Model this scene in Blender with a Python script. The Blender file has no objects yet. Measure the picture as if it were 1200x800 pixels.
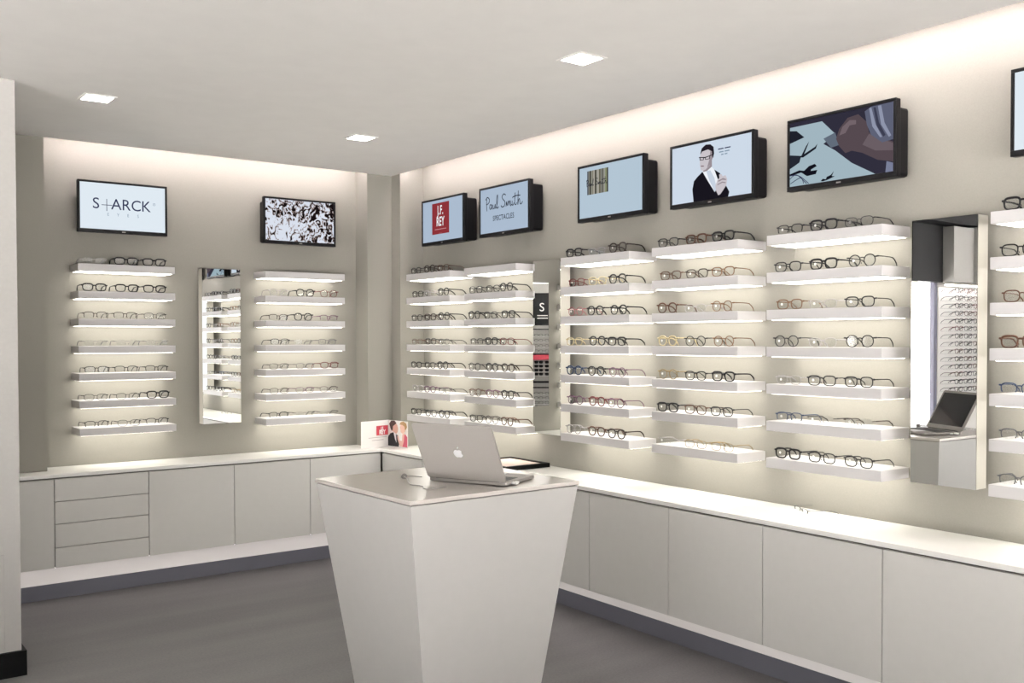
import bpy, bmesh, math, random
from mathutils import Vector, Matrix
random.seed(7)
PI = math.pi
SC = bpy.context.scene
COL = SC.collection

# ------------------------------------------------------------------ measures
H = 1.4436                       # eye height above the floor
XR, YB = 3.443, 5.956            # right wall, back wall
XS, YS = 3.2614, 5.7863          # edge of the dropped ceiling in front of them
ZC = H + 1.1066                  # ceiling
ZT, ZU = H - .7203, H - .7400    # worktop top and underside
ZD = H - 1.2251                  # underside of the cabinets
ZK = H - 1.3592                  # top of the dark skirting
WB, WR = .3312, .3554            # worktop depths
SD = .1875                       # shelf depth
ST = .041                        # shelf thickness
SZ = [H + .4275 - .154 * i for i in range(7)]   # shelf tops

# ------------------------------------------------------------------ materials
def mat(name, col, rough=.6, metal=0., noise=0., nscale=40., bump=0., spec=.5, coat=0.):
    m = bpy.data.materials.new(name); m.use_nodes = True
    nt = m.node_tree; b = nt.nodes['Principled BSDF']
    b.inputs['Base Color'].default_value = (*col, 1)
    b.inputs['Roughness'].default_value = rough
    b.inputs['Metallic'].default_value = metal
    b.inputs['Specular IOR Level'].default_value = spec
    b.inputs['Coat Weight'].default_value = coat
    b.inputs['Coat Roughness'].default_value = .15
    if noise or bump:
        tc = nt.nodes.new('ShaderNodeTexCoord'); n = nt.nodes.new('ShaderNodeTexNoise')
        n.inputs['Scale'].default_value = nscale; n.inputs['Detail'].default_value = 5
        nt.links.new(tc.outputs['Object'], n.inputs['Vector'])
        if noise:
            r = nt.nodes.new('ShaderNodeValToRGB')
            r.color_ramp.elements[0].position = .3; r.color_ramp.elements[1].position = .7
            r.color_ramp.elements[0].color = (*[c * (1 - noise) for c in col], 1)
            r.color_ramp.elements[1].color = (*[min(1, c * (1 + noise)) for c in col], 1)
            nt.links.new(n.outputs['Fac'], r.inputs['Fac']); nt.links.new(r.outputs['Color'], b.inputs['Base Color'])
        if bump:
            bp = nt.nodes.new('ShaderNodeBump'); bp.inputs['Strength'].default_value = bump
            bp.inputs['Distance'].default_value = .002
            nt.links.new(n.outputs['Fac'], bp.inputs['Height']); nt.links.new(bp.outputs['Normal'], b.inputs['Normal'])
    return m

def emit(name, col, s=1.):
    m = bpy.data.materials.new(name); m.use_nodes = True
    nt = m.node_tree; nt.nodes.clear()
    e = nt.nodes.new('ShaderNodeEmission'); o = nt.nodes.new('ShaderNodeOutputMaterial')
    e.inputs['Color'].default_value = (*col, 1); e.inputs['Strength'].default_value = s
    nt.links.new(e.outputs[0], o.inputs['Surface']); return m

def lin(r, g, b):
    f = lambda c: (c / 255 / 12.92) if c <= 10 else ((c / 255 + .055) / 1.055) ** 2.4
    return (f(r), f(g), f(b))

M = {}
M['wall'] = mat('wall_paint', (.245, .233, .205), .85, noise=.035, nscale=220, bump=.15)
M['wall_white'] = mat('white_plaster', (.33, .32, .305), .8, noise=.02, nscale=60)
M['ceil'] = mat('ceiling_paint', (.90, .885, .86), .9, noise=.015, nscale=8)
M['cab'] = mat('cabinet_lacquer', (.57, .56, .535), .42, noise=.01, nscale=30)
M['gap'] = mat('cabinet_carcass', (.16, .15, .14), .8)
M['top'] = mat('worktop_white', (.84, .83, .80), .28, coat=.2)
M['shelf'] = mat('shelf_lacquer', (.56, .545, .545), .45)
M['desk'] = mat('desk_panel', (.40, .392, .378), .5, noise=.012, nscale=25)
M['desktop'] = mat('desk_top', (.52, .485, .455), .2, coat=.4)
M['skirt'] = mat('skirting_grey', (.085, .088, .105), .7)
M['black'] = mat('black_board', (.004, .004, .004), .6, spec=.12)
M['bezel'] = mat('black_plastic', (.004, .004, .005), .45, spec=.2)
M['bracket'] = mat('bracket_metal', (.03, .03, .03), .4, metal=.6)
M['mirror'] = mat('mirror_glass', (.93, .94, .93), .0, metal=1.)
M['mirror_edge'] = mat('mirror_case', (.52, .50, .45), .6)
M['alu'] = mat('aluminium', (.27, .252, .238), .6, metal=.15, noise=.02, nscale=300)
M['alu_logo'] = mat('pale_logo', (.80, .80, .81), .6)
M['keys'] = mat('keycaps', (.02, .02, .022), .5)
M['dark_glass'] = mat('laptop_screen_glass', (.006, .006, .007), .06)
M['cable'] = mat('cable_grey', (.26, .25, .24), .5)
M['plug'] = mat('plug_grey', (.13, .12, .115), .4)
M['paper'] = mat('card_white', (.85, .83, .81), .6)
M['felt'] = mat('tray_lining', (.62, .50, .44), .8)
M['sticker'] = mat('white_sticker', (.85, .85, .83), .5)
M['door'] = mat('door_dark', (.008, .008, .009), .6, spec=.2)
M['pave'] = mat('street_paving', (.66, .65, .64), .9, noise=.05, nscale=2)
M['postred'] = mat('case_red', (.35, .03, .05), .5)
M['post'] = mat('post_grey', (.10, .10, .14), .5)
M['led'] = emit('cove_led', (1., .89, .915), 46.)
M['shelf_led'] = emit('shelf_led', (1., .96, .86), 5.6)
M['plinth_led'] = emit('plinth_led', (1., .9, .9), 14.)
M['spot'] = emit('downlight_led', (1., .95, .88), 26.)
M['wallwash'] = emit('display_led', (1., .94, .90), 8.)

# floor: dark carpet tiles laid in broad faint bands
def floor_mat():
    m = mat('grey_floor', (.1, .095, .09), .62, bump=.3, nscale=160)
    nt = m.node_tree; b = nt.nodes['Principled BSDF']
    tc = nt.nodes.new('ShaderNodeTexCoord')
    mp = nt.nodes.new('ShaderNodeMapping'); mp.inputs['Scale'].default_value = (.35, 2.2, 1)
    n1 = nt.nodes.new('ShaderNodeTexNoise'); n1.inputs['Scale'].default_value = 1.6; n1.inputs['Detail'].default_value = 3
    n2 = nt.nodes.new('ShaderNodeTexNoise'); n2.inputs['Scale'].default_value = 90; n2.inputs['Detail'].default_value = 4
    mx = nt.nodes.new('ShaderNodeMix'); mx.data_type = 'FLOAT'; mx.inputs[0].default_value = .4
    r = nt.nodes.new('ShaderNodeValToRGB')
    r.color_ramp.elements[0].position = .32; r.color_ramp.elements[0].color = (.060, .058, .057, 1)
    r.color_ramp.elements[1].position = .68; r.color_ramp.elements[1].color = (.112, .108, .106, 1)
    L = nt.links.new
    L(tc.outputs['Object'], mp.inputs['Vector']); L(mp.outputs[0], n1.inputs['Vector']); L(tc.outputs['Object'], n2.inputs['Vector'])
    L(n1.outputs['Fac'], mx.inputs[2]); L(n2.outputs['Fac'], mx.inputs[3]); L(mx.outputs[0], r.inputs['Fac'])
    L(r.outputs['Color'], b.inputs['Base Color']); return m
M['floor'] = floor_mat()

def lens_mat():
    m = bpy.data.materials.new('demo_lens'); m.use_nodes = True
    nt = m.node_tree; nt.nodes.clear(); L = nt.links.new
    t = nt.nodes.new('ShaderNodeBsdfTransparent'); g = nt.nodes.new('ShaderNodeBsdfGlossy')
    g.inputs['Roughness'].default_value = .03
    t.inputs['Color'].default_value = (.95, .96, .96, 1)
    mx = nt.nodes.new('ShaderNodeMixShader'); mx.inputs[0].default_value = .07
    o = nt.nodes.new('ShaderNodeOutputMaterial')
    L(t.outputs[0], mx.inputs[1]); L(g.outputs[0], mx.inputs[2]); L(mx.outputs[0], o.inputs['Surface']); return m
M['lens'] = lens_mat()

FC = {'k': ('black', (.004, .004, .005)), 'b': ('brown', (.07, .03, .016)), 'r': ('dark red', (.10, .012, .012)),
      'p': ('purple', (.08, .022, .06)), 'y': ('cream', (.42, .35, .20)), 'c': ('clear', (.28, .265, .265)),
      'g': ('grey', (.08, .08, .085)), 'u': ('blue', (.012, .028, .07)), 't': ('tortoiseshell', (.12, .055, .022)),
      'd': ('gold', (.20, .14, .06)), 'i': ('pink', (.28, .10, .11)), 'n': ('dark brown', (.02, .011, .008))}
for k, (n, c) in FC.items():
    M['f' + k] = mat('frame_' + n.replace(' ', '_'), c, .4, spec=.25)

# ------------------------------------------------------------------ helpers
def link(o, parent=None):
    COL.objects.link(o)
    if parent: o.parent = parent
    return o

def tag(o, label=None, cat=None, group=None, kind=None):
    if label: o['label'] = label
    if cat: o['category'] = cat
    if group: o['group'] = group
    if kind: o['kind'] = kind
    return o

def empty(name, loc, rz=0, label=None, cat=None, group=None):
    o = bpy.data.objects.new(name, None); o.empty_display_size = .05
    link(o); o.location = loc; o.rotation_euler = (0, 0, rz)
    return tag(o, label, cat, group)

def bx(bm, a, b, mi=0):
    x0, y0, z0 = a; x1, y1, z1 = b
    vs = [bm.verts.new((x, y, z)) for z in (z0, z1) for x, y in ((x0, y0), (x1, y0), (x1, y1), (x0, y1))]
    for f in ((3, 2, 1, 0), (4, 5, 6, 7), (0, 1, 5, 4), (1, 2, 6, 5), (2, 3, 7, 6), (3, 0, 4, 7)):
        fc = bm.faces.new([vs[i] for i in f]); fc.material_index = mi
    return vs

def prism(bm, pts, z0, z1, mi=0):
    lo = [bm.verts.new((x, y, z0)) for x, y in pts]; hi = [bm.verts.new((x, y, z1)) for x, y in pts]
    n = len(pts)
    for i in range(n):
        bm.faces.new((lo[i], lo[(i + 1) % n], hi[(i + 1) % n], hi[i])).material_index = mi
    bm.faces.new(hi).material_index = mi; bm.faces.new(lo[::-1]).material_index = mi

def tube(bm, pts, rad, sides=6, closed=False, mi=0, caps=True):
    pts = [Vector(p) for p in pts]; n = len(pts); rings = []
    if not hasattr(rad, '__len__'): rad = [rad] * n
    ref = None
    for i, p in enumerate(pts):
        a = pts[(i - 1) % n] if (closed or i > 0) else p
        b = pts[(i + 1) % n] if (closed or i < n - 1) else p
        t = (b - a).normalized()
        if ref is None:
            ref = Vector((0, 0, 1)) if abs(t.z) < .9 else Vector((0, 1, 0))
            if closed: ref = Vector((0, 1, 0))
        u = ref - t * ref.dot(t)
        if u.length < 1e-4: u = Vector((1, 0, 0)) - t * t.x
        u.normalize(); ref = u if not closed else ref; v = t.cross(u)
        rings.append([bm.verts.new(p + (u * math.cos(2 * PI * k / sides) + v * math.sin(2 * PI * k / sides)) * rad[i]) for k in range(sides)])
    for i in range(n if closed else n - 1):
        A, B = rings[i], rings[(i + 1) % n]
        for k in range(sides):
            f = bm.faces.new((A[k], A[(k + 1) % sides], B[(k + 1) % sides], B[k])); f.smooth = True; f.material_index = mi
    if not closed and caps:
        bm.faces.new(rings[0][::-1]).material_index = mi; bm.faces.new(rings[-1]).material_index = mi

def mesh(name, bm, mats):
    bmesh.ops.recalc_face_normals(bm, faces=bm.faces)
    me = bpy.data.meshes.new(name); bm.to_mesh(me); bm.free()
    for m in (mats if isinstance(mats, (list, tuple)) else [mats]): me.materials.append(m)
    return me

def obj(name, bm, mats, parent=None, bevel=0, loc=None):
    o = bpy.data.objects.new(name, mesh(name, bm, mats)); link(o, parent)
    if loc is not None: o.location = loc
    if bevel:
        md = o.modifiers.new('bevel', 'BEVEL'); md.width = bevel; md.segments = 2; md.limit_method = 'ANGLE'
    return o

def box(name, a, b, m, parent=None, bevel=0):
    bm = bmesh.new(); bx(bm, a, b); return obj(name, bm, m, parent, bevel)

def struct(name, boxes, m, bevel=0):
    bm = bmesh.new()
    for a, b in boxes: bx(bm, a, b)
    o = obj(name, bm, m, None, bevel); o['kind'] = 'structure'; return o

# ------------------------------------------------------------------ camera
yaw, pitch, roll = .6364, -.0201, -.0019
F = Vector((math.sin(yaw) * math.cos(pitch), math.cos(yaw) * math.cos(pitch), math.sin(pitch)))
r = Vector((math.cos(yaw), -math.sin(yaw), 0)); u = r.cross(F)
R = r * math.cos(roll) + u * math.sin(roll); U = -r * math.sin(roll) + u * math.cos(roll)
cam = bpy.data.cameras.new('camera'); co = bpy.data.objects.new('camera', cam); link(co)
co.matrix_world = Matrix(((R.x, U.x, -F.x, 0), (R.y, U.y, -F.y, 0), (R.z, U.z, -F.z, H), (0, 0, 0, 1)))
cam.sensor_width = 36; cam.lens = 36 * 1134.8 / 1200; cam.shift_y = 20.07 / 1200; cam.clip_start = .02
SC.camera = co

# ------------------------------------------------------------------ room shell
struct('floor', [((-3.2, -3.2, -.08), (3.7, 6.2, 0))], M['floor'])
struct('ceiling', [((-3.2, -3.2, ZC), (XS, YS, ZC + .10)),
                   ((-3.2, -3.2, ZC + .24), (3.7, 6.2, ZC + .30)),
                   ((-3.2, -3.2, ZC + .10), (-3.1, YS, ZC + .24)), ((-3.2, -3.2, ZC + .10), (XS, -3.1, ZC + .24))], M['ceil'])
struct('wall_back', [((.6, YB, 0), (XR + .15, YB + .15, ZC + .24))], M['wall'])
struct('wall_right', [((XR, -3.2, 0), (XR + .15, YB, ZC + .24))], M['wall'])
struct('wall_left', [((-3.2, 2.6, 0), (-3.05, 4.75, ZC)), ((-3.2, -3.2, 2.5), (-3.05, 2.6, ZC)), ((-3.2, -3.2, 0), (-3.05, 2.6, .04))], M['wall_white'])
bm = bmesh.new()
for y in (-3.0, -1.6, -.2, 1.2, 2.57): bx(bm, (-3.15, y - .03, .04), (-3.09, y + .03, 2.5))
bx(bm, (-3.15, -3.05, .04), (-3.09, 2.6, .08)); bx(bm, (-3.15, -3.05, 2.46), (-3.09, 2.6, 2.5))
obj('fill_window_2', bm, mat('window_frame', (.10, .10, .14), .5))['kind'] = 'structure'  # unseen glazing added so fill daylight enters from the left
# the corner boxing (steps in front of the cove) and the pilaster at the left end
bm = bmesh.new()
prism(bm, [(3.077, YB), (3.077, YS), (XS, YS), (XS, 5.671), (XR, 5.671), (XR, YB)], ZT, ZC + .2)
obj('trim_1', bm, M['wall'])['kind'] = 'structure'
struct('trim_2', [((.78, YS, ZT), (1.100, YB, ZC + .2))], M['wall'])
# near wall on the left, its return and its skirting
struct('wall_near', [((-.90, 4.6, 0), (.764, 4.72, ZC)), ((.62, 4.72, 0), (.764, YB + .15, ZC)),
                     ((-3.2, 4.6, 0), (-1.37, 4.625, ZC))], M['wall_white'])
struct('baseboard_left', [((-.90, 4.582, 0), (.782, 4.6, .107)), ((.764, 4.6, 0), (.782, 5.5, .107))], M['black'])
# flush service panel seen at the left edge
bm = bmesh.new(); bx(bm, (-.30, 4.5965, .1075), (.700, 4.5995, .527))
o = obj('access_panel', bm, M['wall_white'], None, .0008)
tag(o, 'flush white access panel low on the near left wall above the black skirting', 'panel')

# unseen shop front behind the camera, added open to let fill daylight in
struct('wall_front', [((-3.05, -3.2, 0), (XR, -3.05, .04)), ((-3.05, -3.2, 2.5), (XR, -3.05, ZC))], M['wall_white'])
bm = bmesh.new()
for x in (-3.02, -1.45, .15, 1.75, 3.37): bx(bm, (x - .03, -3.15, .04), (x + .03, -3.09, 2.5))
bx(bm, (-3.05, -3.15, .04), (XR, -3.09, .08)); bx(bm, (-3.05, -3.15, 2.46), (XR, -3.09, 2.5))
obj('fill_window_1', bm, M['post'])['kind'] = 'structure'

# ------------------------------------------------------------------ cove lighting above the ceiling edge
def strip(name, a, b, m, label, cat='light'):
    o = empty(name, ((a[0] + b[0]) / 2, (a[1] + b[1]) / 2, b[2]), 0, label, cat)
    bm = bmesh.new(); L = o.location
    bx(bm, tuple(a[i] - L[i] for i in range(3)), tuple(b[i] - L[i] for i in range(3)))
    obj('diffuser', bm, m, o)
    bm = bmesh.new()
    bx(bm, (a[0] - L[0] - .004, a[1] - L[1] - .004, 0), (b[0] - L[0] + .004, b[1] - L[1] + .004, .012))
    obj('channel', bm, M['mirror_edge'], o)
    return o
strip('cove_light', (1.13, YS + .008, ZC + .060), (3.05, YS + .030, ZC + .068), M['led'],
      'pale light strip hidden above the ceiling edge along the back wall')
strip('cove_light', (XS + .008, -2.9, ZC + .060), (XS + .030, 5.64, ZC + .068), M['led'],
      'pale light strip hidden above the ceiling edge along the right wall')

# ------------------------------------------------------------------ square downlights
def downlight_at(x, y, label):
    t = empty('downlight', (x, y, ZC), 0, label, 'ceiling light', 'square recessed downlights')
    bm = bmesh.new(); s = .072; w = .013
    for a, b in (((-s, -s), (s, -s + w)), ((-s, s - w), (s, s)), ((-s, -s + w), (-s + w, s - w)), ((s - w, -s + w), (s, s - w))):
        bx(bm, (a[0], a[1], -.005), (b[0], b[1], -.0005))
    obj('frame', bm, M['ceil'], t, .001)
    bm = bmesh.new(); bx(bm, (-s + w, -s + w, -.003), (s - w, s - w, -.0005)); obj('diffuser', bm, M['spot'], t)
spots = [(2.508, 2.927, 'square recessed downlight in the ceiling above the tapered desk, nearest to the right wall'),
         (2.505, 4.78, 'square recessed downlight in the ceiling, middle one near the room corner'),
         (1.122, 4.705, 'square recessed downlight in the ceiling at far left above the drawers')]
for x in (-2.1, -.4, 1.12, 2.508):  # extra downlights out of view, added as fill light
    for y in (-2.1, -.5, 1.1, 2.93):
        if (x, y) == (2.508, 2.93): continue
        spots.append((x, y, 'square recessed downlight added unseen for fill at %.1f m along, %.1f m across' % (y + 3, x + 3)))
for a in spots: downlight_at(*a)

# ------------------------------------------------------------------ worktop, cabinets, plinth
yf, xf = YB - WB, XR - WR        # front edges
bm = bmesh.new()
prism(bm, [(.764, yf), (xf, yf), (xf, .925), (XR, .925), (XR, YB), (.764, YB)], ZU, ZT)
o = obj('worktop', bm, M['top'], None, .002)
tag(o, 'long white L-shaped worktop running along the back and right walls', 'worktop')

def cabinet(x0, y0, x1, y1, face, label, drawers=None):
    """box footprint; face 'S' = front looks to -Y, 'W' = front looks to -X"""
    cx, cy = (x0 + x1) / 2, (y0 + y1) / 2
    t = empty('base_cabinet', (cx, cy, ZD), 0, label, 'cabinet', 'white base cabinets')
    hz = ZU - ZD; g = .0018; th = .018
    X0, X1, Y0, Y1 = x0 - cx, x1 - cx, y0 - cy, y1 - cy
    bm = bmesh.new()
    if face == 'S': bx(bm, (X0 + .0005, Y0 + th + .004, .001), (X1 - .0005, Y1 - .002, hz - .001))
    else: bx(bm, (X0 + th + .004, Y0 + .0005, .001), (X1 - .002, Y1 - .0005, hz - .001))
    obj('body', bm, M['gap'], t)
    bm = bmesh.new()
    if face == 'S': bx(bm, (X0 + .0005, Y0 + .010, 0), (X1 - .0005, Y1 - .002, .001))
    else: bx(bm, (X0 + .010, Y0 + .0005, 0), (X1 - .002, Y1 - .0005, .001))
    obj('underside', bm, M['cab'], t)
    cuts = [0, hz - .008] if not drawers else [0] + [d - ZD for d in drawers] + [hz - .008]
    for a, b in zip(cuts, cuts[1:]):
        bm = bmesh.new()
        if face == 'S': bx(bm, (X0 + g, Y0 + .003, a + (g if a else 0)), (X1 - g, Y0 + .003 + th, b - (g if b != cuts[-1] else 0)))
        else: bx(bm, (X0 + .003, Y0 + g, a + (g if a else 0)), (X0 + .003 + th, Y1 - g, b - (g if b != cuts[-1] else 0)))
        obj('drawer' if drawers else 'door', bm, M['cab'], t, .0008)
xb = [.764, 1.103, 1.597, 2.094, 2.583, 3.084]
lb = ['narrow white cabinet at the left end of the back wall beside the drawers',
      'white drawer unit with four plain fronts under the back wall worktop',
      'white handleless cabinet right of the drawers on the back wall',
      'white handleless cabinet second right of the drawers on the back wall',
      'white handleless cabinet in the corner at the right end of the back wall']
for i in range(5):
    cabinet(xb[i], yf, xb[i + 1], YB, 'S', lb[i], [.3256, .4526, .574] if i == 1 else None)
yr = [5.622, 5.118, 4.596, 4.074, 3.552, 3.022, 2.502, 1.972, 1.447, .922]
lr = ['white handleless cabinet in the corner at the far end of the right wall',
      'white right wall cabinet behind the open laptop, second from the corner',
      'white right wall cabinet behind the desk, third from the corner',
      'white right wall cabinet mostly hidden by the desk, fourth from the corner',
      'white right wall cabinet just right of the tapered desk',
      'white right wall cabinet, second right of the tapered desk',
      'white right wall cabinet, third right of the tapered desk',
      'white right wall cabinet below the loose thin glasses and large mirror',
      'white right wall cabinet at the right edge of the picture']
for i in range(9):
    cabinet(xf, yr[i + 1], XR, yr[i], 'W', lr[i])
bm = bmesh.new()
prism(bm, [(.764, YB - .1086), (XR - .1086, YB - .1086), (XR - .1086, .925), (XR - .002, .925), (XR - .002, YB - .002), (.764, YB - .002)], ZK, ZD - .001)
tag(obj('plinth', bm, M['top']), 'recessed white plinth under the cabinets along both walls', 'plinth')
bm = bmesh.new()
prism(bm, [(.764, YB - .110), (XR - .110, YB - .110), (XR - .110, .925), (XR - .002, .925), (XR - .002, YB - .002), (.764, YB - .002)], 0, ZK - .0005)
obj('baseboard_back', bm, M['skirt'])['kind'] = 'structure'
strip('plinth_light', (.80, yf + .06, ZD - .012), (3.06, yf + .075, ZD - .008), M['plinth_led'], 'pale light strip under the back wall cabinets')
strip('plinth_light', (xf + .06, .95, ZD - .012), (xf + .075, 5.60, ZD - .008), M['plinth_led'], 'pale light strip under the right wall cabinets')

# ------------------------------------------------------------------ shelves
ORD = ['top', 'second', 'third', 'fourth', 'fifth', 'sixth', 'lowest']
def shelf_me(length):
    bm = bmesh.new(); bx(bm, (-length / 2, -SD, -ST), (length / 2, 0, 0))
    b = mesh('board', bm, M['shelf'])
    bm = bmesh.new(); bx(bm, (-length / 2 + .012, -SD + .02, -ST - .0022), (length / 2 - .012, -.012, -ST + .0005))
    return b, mesh('light_panel', bm, M['shelf_led'])
BANKS = {  # wall, start, end along wall, phrase
    'BL': ('B', 1.264, 1.798, "back wall's left bank"), 'BR': ('B', 2.354, 2.900, "back wall's right bank"),
    'R1': ('R', 5.581, 5.055, "right wall's bank nearest the corner"), 'R2': ('R', 4.893, 4.369, "right wall's second bank from corner"),
    'R3': ('R', 3.972, 3.449, "right wall's third bank from corner"), 'R4': ('R', 3.293, 2.773, "right wall's fourth bank from corner"),
    'R5': ('R', 2.619, 2.086, "right wall's bank left of large mirror"), 'R6': ('R', 1.680, 1.150, "right wall's bank at right picture edge")}
shelf_cache = {}
for key, (w, a, b, ph) in BANKS.items():
    Ls = round(abs(b - a), 3); me = shelf_cache.setdefault(Ls, shelf_me(Ls)); mid = (a + b) / 2
    for i in range(7):
        loc = (mid, YB, SZ[i]) if w == 'B' else (XR, mid, SZ[i])
        t = empty('display_shelf', loc, 0 if w == 'B' else -PI / 2,
                  'white underlit display shelf, %s of seven, %s' % (ORD[i], ph), 'shelf', 'white underlit display shelves')
        o = link(bpy.data.objects.new('board', me[0]), t)
        md = o.modifiers.new('bevel', 'BEVEL'); md.width = .0015; md.segments = 2
        link(bpy.data.objects.new('light_panel', me[1]), t)

# ------------------------------------------------------------------ glasses
SH = {  # half width, half height, exponent, widening, rim radius, rim arc
    'T': (.0265, .0195, 3.2, .07, .0030, 'full'), 'R': (.0262, .0190, 3.0, .05, .0021, 'full'), 'O': (.0240, .0220, 2.1, .02, .0018, 'full'),
    'K': (.0245, .0220, 2.3, .05, .0028, 'full'), 'N': (.0262, .0175, 2.8, .04, .0012, 'full'), 'S': (.0262, .0180, 2.9, .05, .0020, 'semi'),
    'L': (.0262, .0175, 2.8, .04, .0008, 'none')}
SHN = {'T': 'thick', 'R': 'rectangular', 'O': 'round', 'K': 'chunky round', 'N': 'thin', 'S': 'half-rim', 'L': 'rimless'}
def sp(v, e): return math.copysign(abs(v) ** e, v)
def outline(s, sc=1., n=32):
    a, b, e, k, rr, _ = SH[s]; out = []
    for i in range(n):
        t = 2 * PI * i / n + PI / 2
        x, z = a * sp(math.cos(t), 2 / e) * sc, b * sp(math.sin(t), 2 / e) * sc
        out.append((x * (1 + k * z / b), z))
    return out
gcache = {}
def glasses_meshes(s, c):
    if (s, c) in gcache: return gcache[(s, c)]
    a, b, e, k, rr, arc = SH[s]; fm = M['f' + c]; zc = b + rr + .0002; cx = a + .0085
    th = s in 'TK'
    bm = bmesh.new()
    for sx in (-1, 1):
        pts = outline(s)
        ring = [(sx * cx + x, 0, zc + z) for x, z in pts]
        rad = [rr * (1 + (.45 if th else .25) * max(0, z / b)) for x, z in pts]
        if arc == 'full': tube(bm, ring, rad, 6, True)
        elif arc == 'semi':
            idx = [i for i in range(-11, 12)]
            tube(bm, [ring[i % 32] for i in idx], rr, 6)
        ex = sx * (cx + a * .95); zz = zc + b * (.55 if arc != 'none' else .45)
        tube(bm, [(ex - sx * .001, 0, zz), (sx * .0675, .001, zz + .001), (sx * .0690, .007, zz + .001)],
             [rr * 1.3 + .0005, rr * 1.3 + .0006, rr + .0006], 6)
        # nose pad
        tube(bm, [(sx * (cx - a * .98), .001, zc - b * .1), (sx * .0075, .006, zc - b * .3), (sx * .0078, .007, zc - b * .55)], [.0006, .0009, .0016], 5)
    ib = cx - a * (1.0 if arc != 'none' else .98)
    tube(bm, [(-ib - .001, 0, zc + b * .42), (-ib * .5, -.0005, zc + b * .55), (ib * .5, -.0005, zc + b * .55), (ib + .001, 0, zc + b * .42)], rr * (1.25 if th else 1.) + .0003, 6)
    front = mesh('frame_front', bm, fm)
    zt = zc + b * (.55 if arc != 'none' else .45) + .001
    r0 = .0030 if th else .0019
    tem = []
    for sx in (-1, 1):
        bm = bmesh.new()
        P_ = [(sx * .0690, .007, zt), (sx * .0695, .040, zt), (sx * .0690, .078, zt - .001), (sx * .0675, .098, zt - .003),
              (sx * .0660, .112, zt - .011), (sx * .0645, .124, zt * .42), (sx * .0635, .131, .0016)]
        tube(bm, P_, [r0, r0, r0, r0 * 1.05, r0 * 1.15, r0 * 1.2, .0015], 6)
        tem.append(mesh('temple', bm, fm))
    lens = []
    for sx in (-1, 1):
        bm = bmesh.new()
        pts = [(sx * cx + x, .0004, zc + z) for x, z in outline(s, 1. - .3 * rr / a)]
        bm.faces.new([bm.verts.new(p) for p in pts])
        bmesh.ops.solidify(bm, geom=bm.faces[:], thickness=.0012)
        lens.append(mesh('lens', bm, M['lens']))
    bm = bmesh.new()
    pts = [(-cx - .004 + .0055 * math.cos(q * PI / 6), -.0016, zc + .001 + .0055 * math.sin(q * PI / 6)) for q in range(12)]
    bm.faces.new([bm.verts.new(p) for p in pts]); bmesh.ops.solidify(bm, geom=bm.faces[:], thickness=.0003)
    stick = mesh('sticker', bm, M['sticker'])
    gcache[(s, c)] = (front, tem, lens, stick); return gcache[(s, c)]
def add_glasses(spec, loc, rz, label, group, sticker=False):
    s, c = spec; front, tem, lens, stick = glasses_meshes(s, c)
    t = empty('glasses', loc, rz, label, 'glasses', group)
    link(bpy.data.objects.new('frame_front', front), t)
    for m in tem: link(bpy.data.objects.new('temple', m), t)
    for m in lens: link(bpy.data.objects.new('lens', m), t)
    if sticker: link(bpy.data.objects.new('sticker', stick), t)
    return t
STOCK = {
 'BL': ['Lc Tk Tk', 'Tk Tk Tk', 'Sn Sn Nk', 'Lg Lg Lg', 'Sk Sk Sk', 'Nk Nk Tk', 'Sk Nk Sk'],
 'BR': ['', 'Oc Kk Or', 'Sn Kk Sp', 'Sk Lg Ng', 'Nk Ng Rr', 'Nn Np Nn', 'Sk Lk Lk'],
 'R1': ['Rk Kn Rb', 'Rk Rc Kk', 'Rk Tn Kk', 'Nb Rk Nk', 'Rk Rk Kk', 'Rc Rp Nk', 'Rk Rk Kk'],
 'R2': ['', 'Rk Rk Kk', 'Kk Rk Tk', 'Sk Tk Rr', 'Ok Kk Kn', 'Ob Op Kk', 'Rk On Kb'],
 'R3': ['Tk Nc Kn', 'Rr Ry Kk', 'Oi Kk Kk', 'Ry Kk Tk', 'Ku Kk Op', 'Op Kr Op', 'Oc Kb Kn'],
 'R4': ['Rk Tb Tk', 'Rb Rn Rt', 'Kb Nc Ot', 'Ky Ok Ot', 'Od Rk Tk', 'Tk Rb Rk', 'Lc Nd Nd'],
 'R5': ['Sk Tk Nk', 'Rk Tk Ok', 'Rt Nc Rk', 'Ok Nc Ok', 'Nc Rk Rk', 'Su Lk Ln', 'Tk Rk Rk'],
 'R6': ['Tk', 'Rk', 'Rb', 'Tb', 'Su', 'Sg', 'Sg']}
PL = ['left', 'middle', 'right']
rnd = random.Random(3)
for key, rows in STOCK.items():
    w, a, b, ph = BANKS[key]
    for i, row in enumerate(rows):
        for j, spec in enumerate(row.split()):
            fr = (.175, .49, .80)[j]; pos = a + (b - a) * fr + rnd.uniform(-.008, .008)
            if key == 'R6': pos = 1.585 + rnd.uniform(-.006, .006)
            dp = .165 + rnd.uniform(-.006, .006); dr = rnd.uniform(-.05, .05)
            loc = (pos, YB - dp, SZ[i] + .0003) if w == 'B' else (XR - dp, pos, SZ[i] + .0003)
            n = FC[spec[1]][0]; 
            lab = '%s %s glasses, %s on %s shelf, %s' % (SHN[spec[0]], n, PL[j], ORD[i], ph)
            add_glasses(spec, loc, (0 if w == 'B' else -PI / 2) + dr, lab, 'glasses on the display shelves', key in ('R1', 'R2', 'R3', 'R4', 'R5'))
# the loose pair lying on the worktop
t = add_glasses('Sg', (3.34, 2.505, ZT + .0015), -PI / 2 - .5, 'small thin glasses lying loose on the right wall worktop', None)
t.scale = (1, 1, .5)

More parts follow.
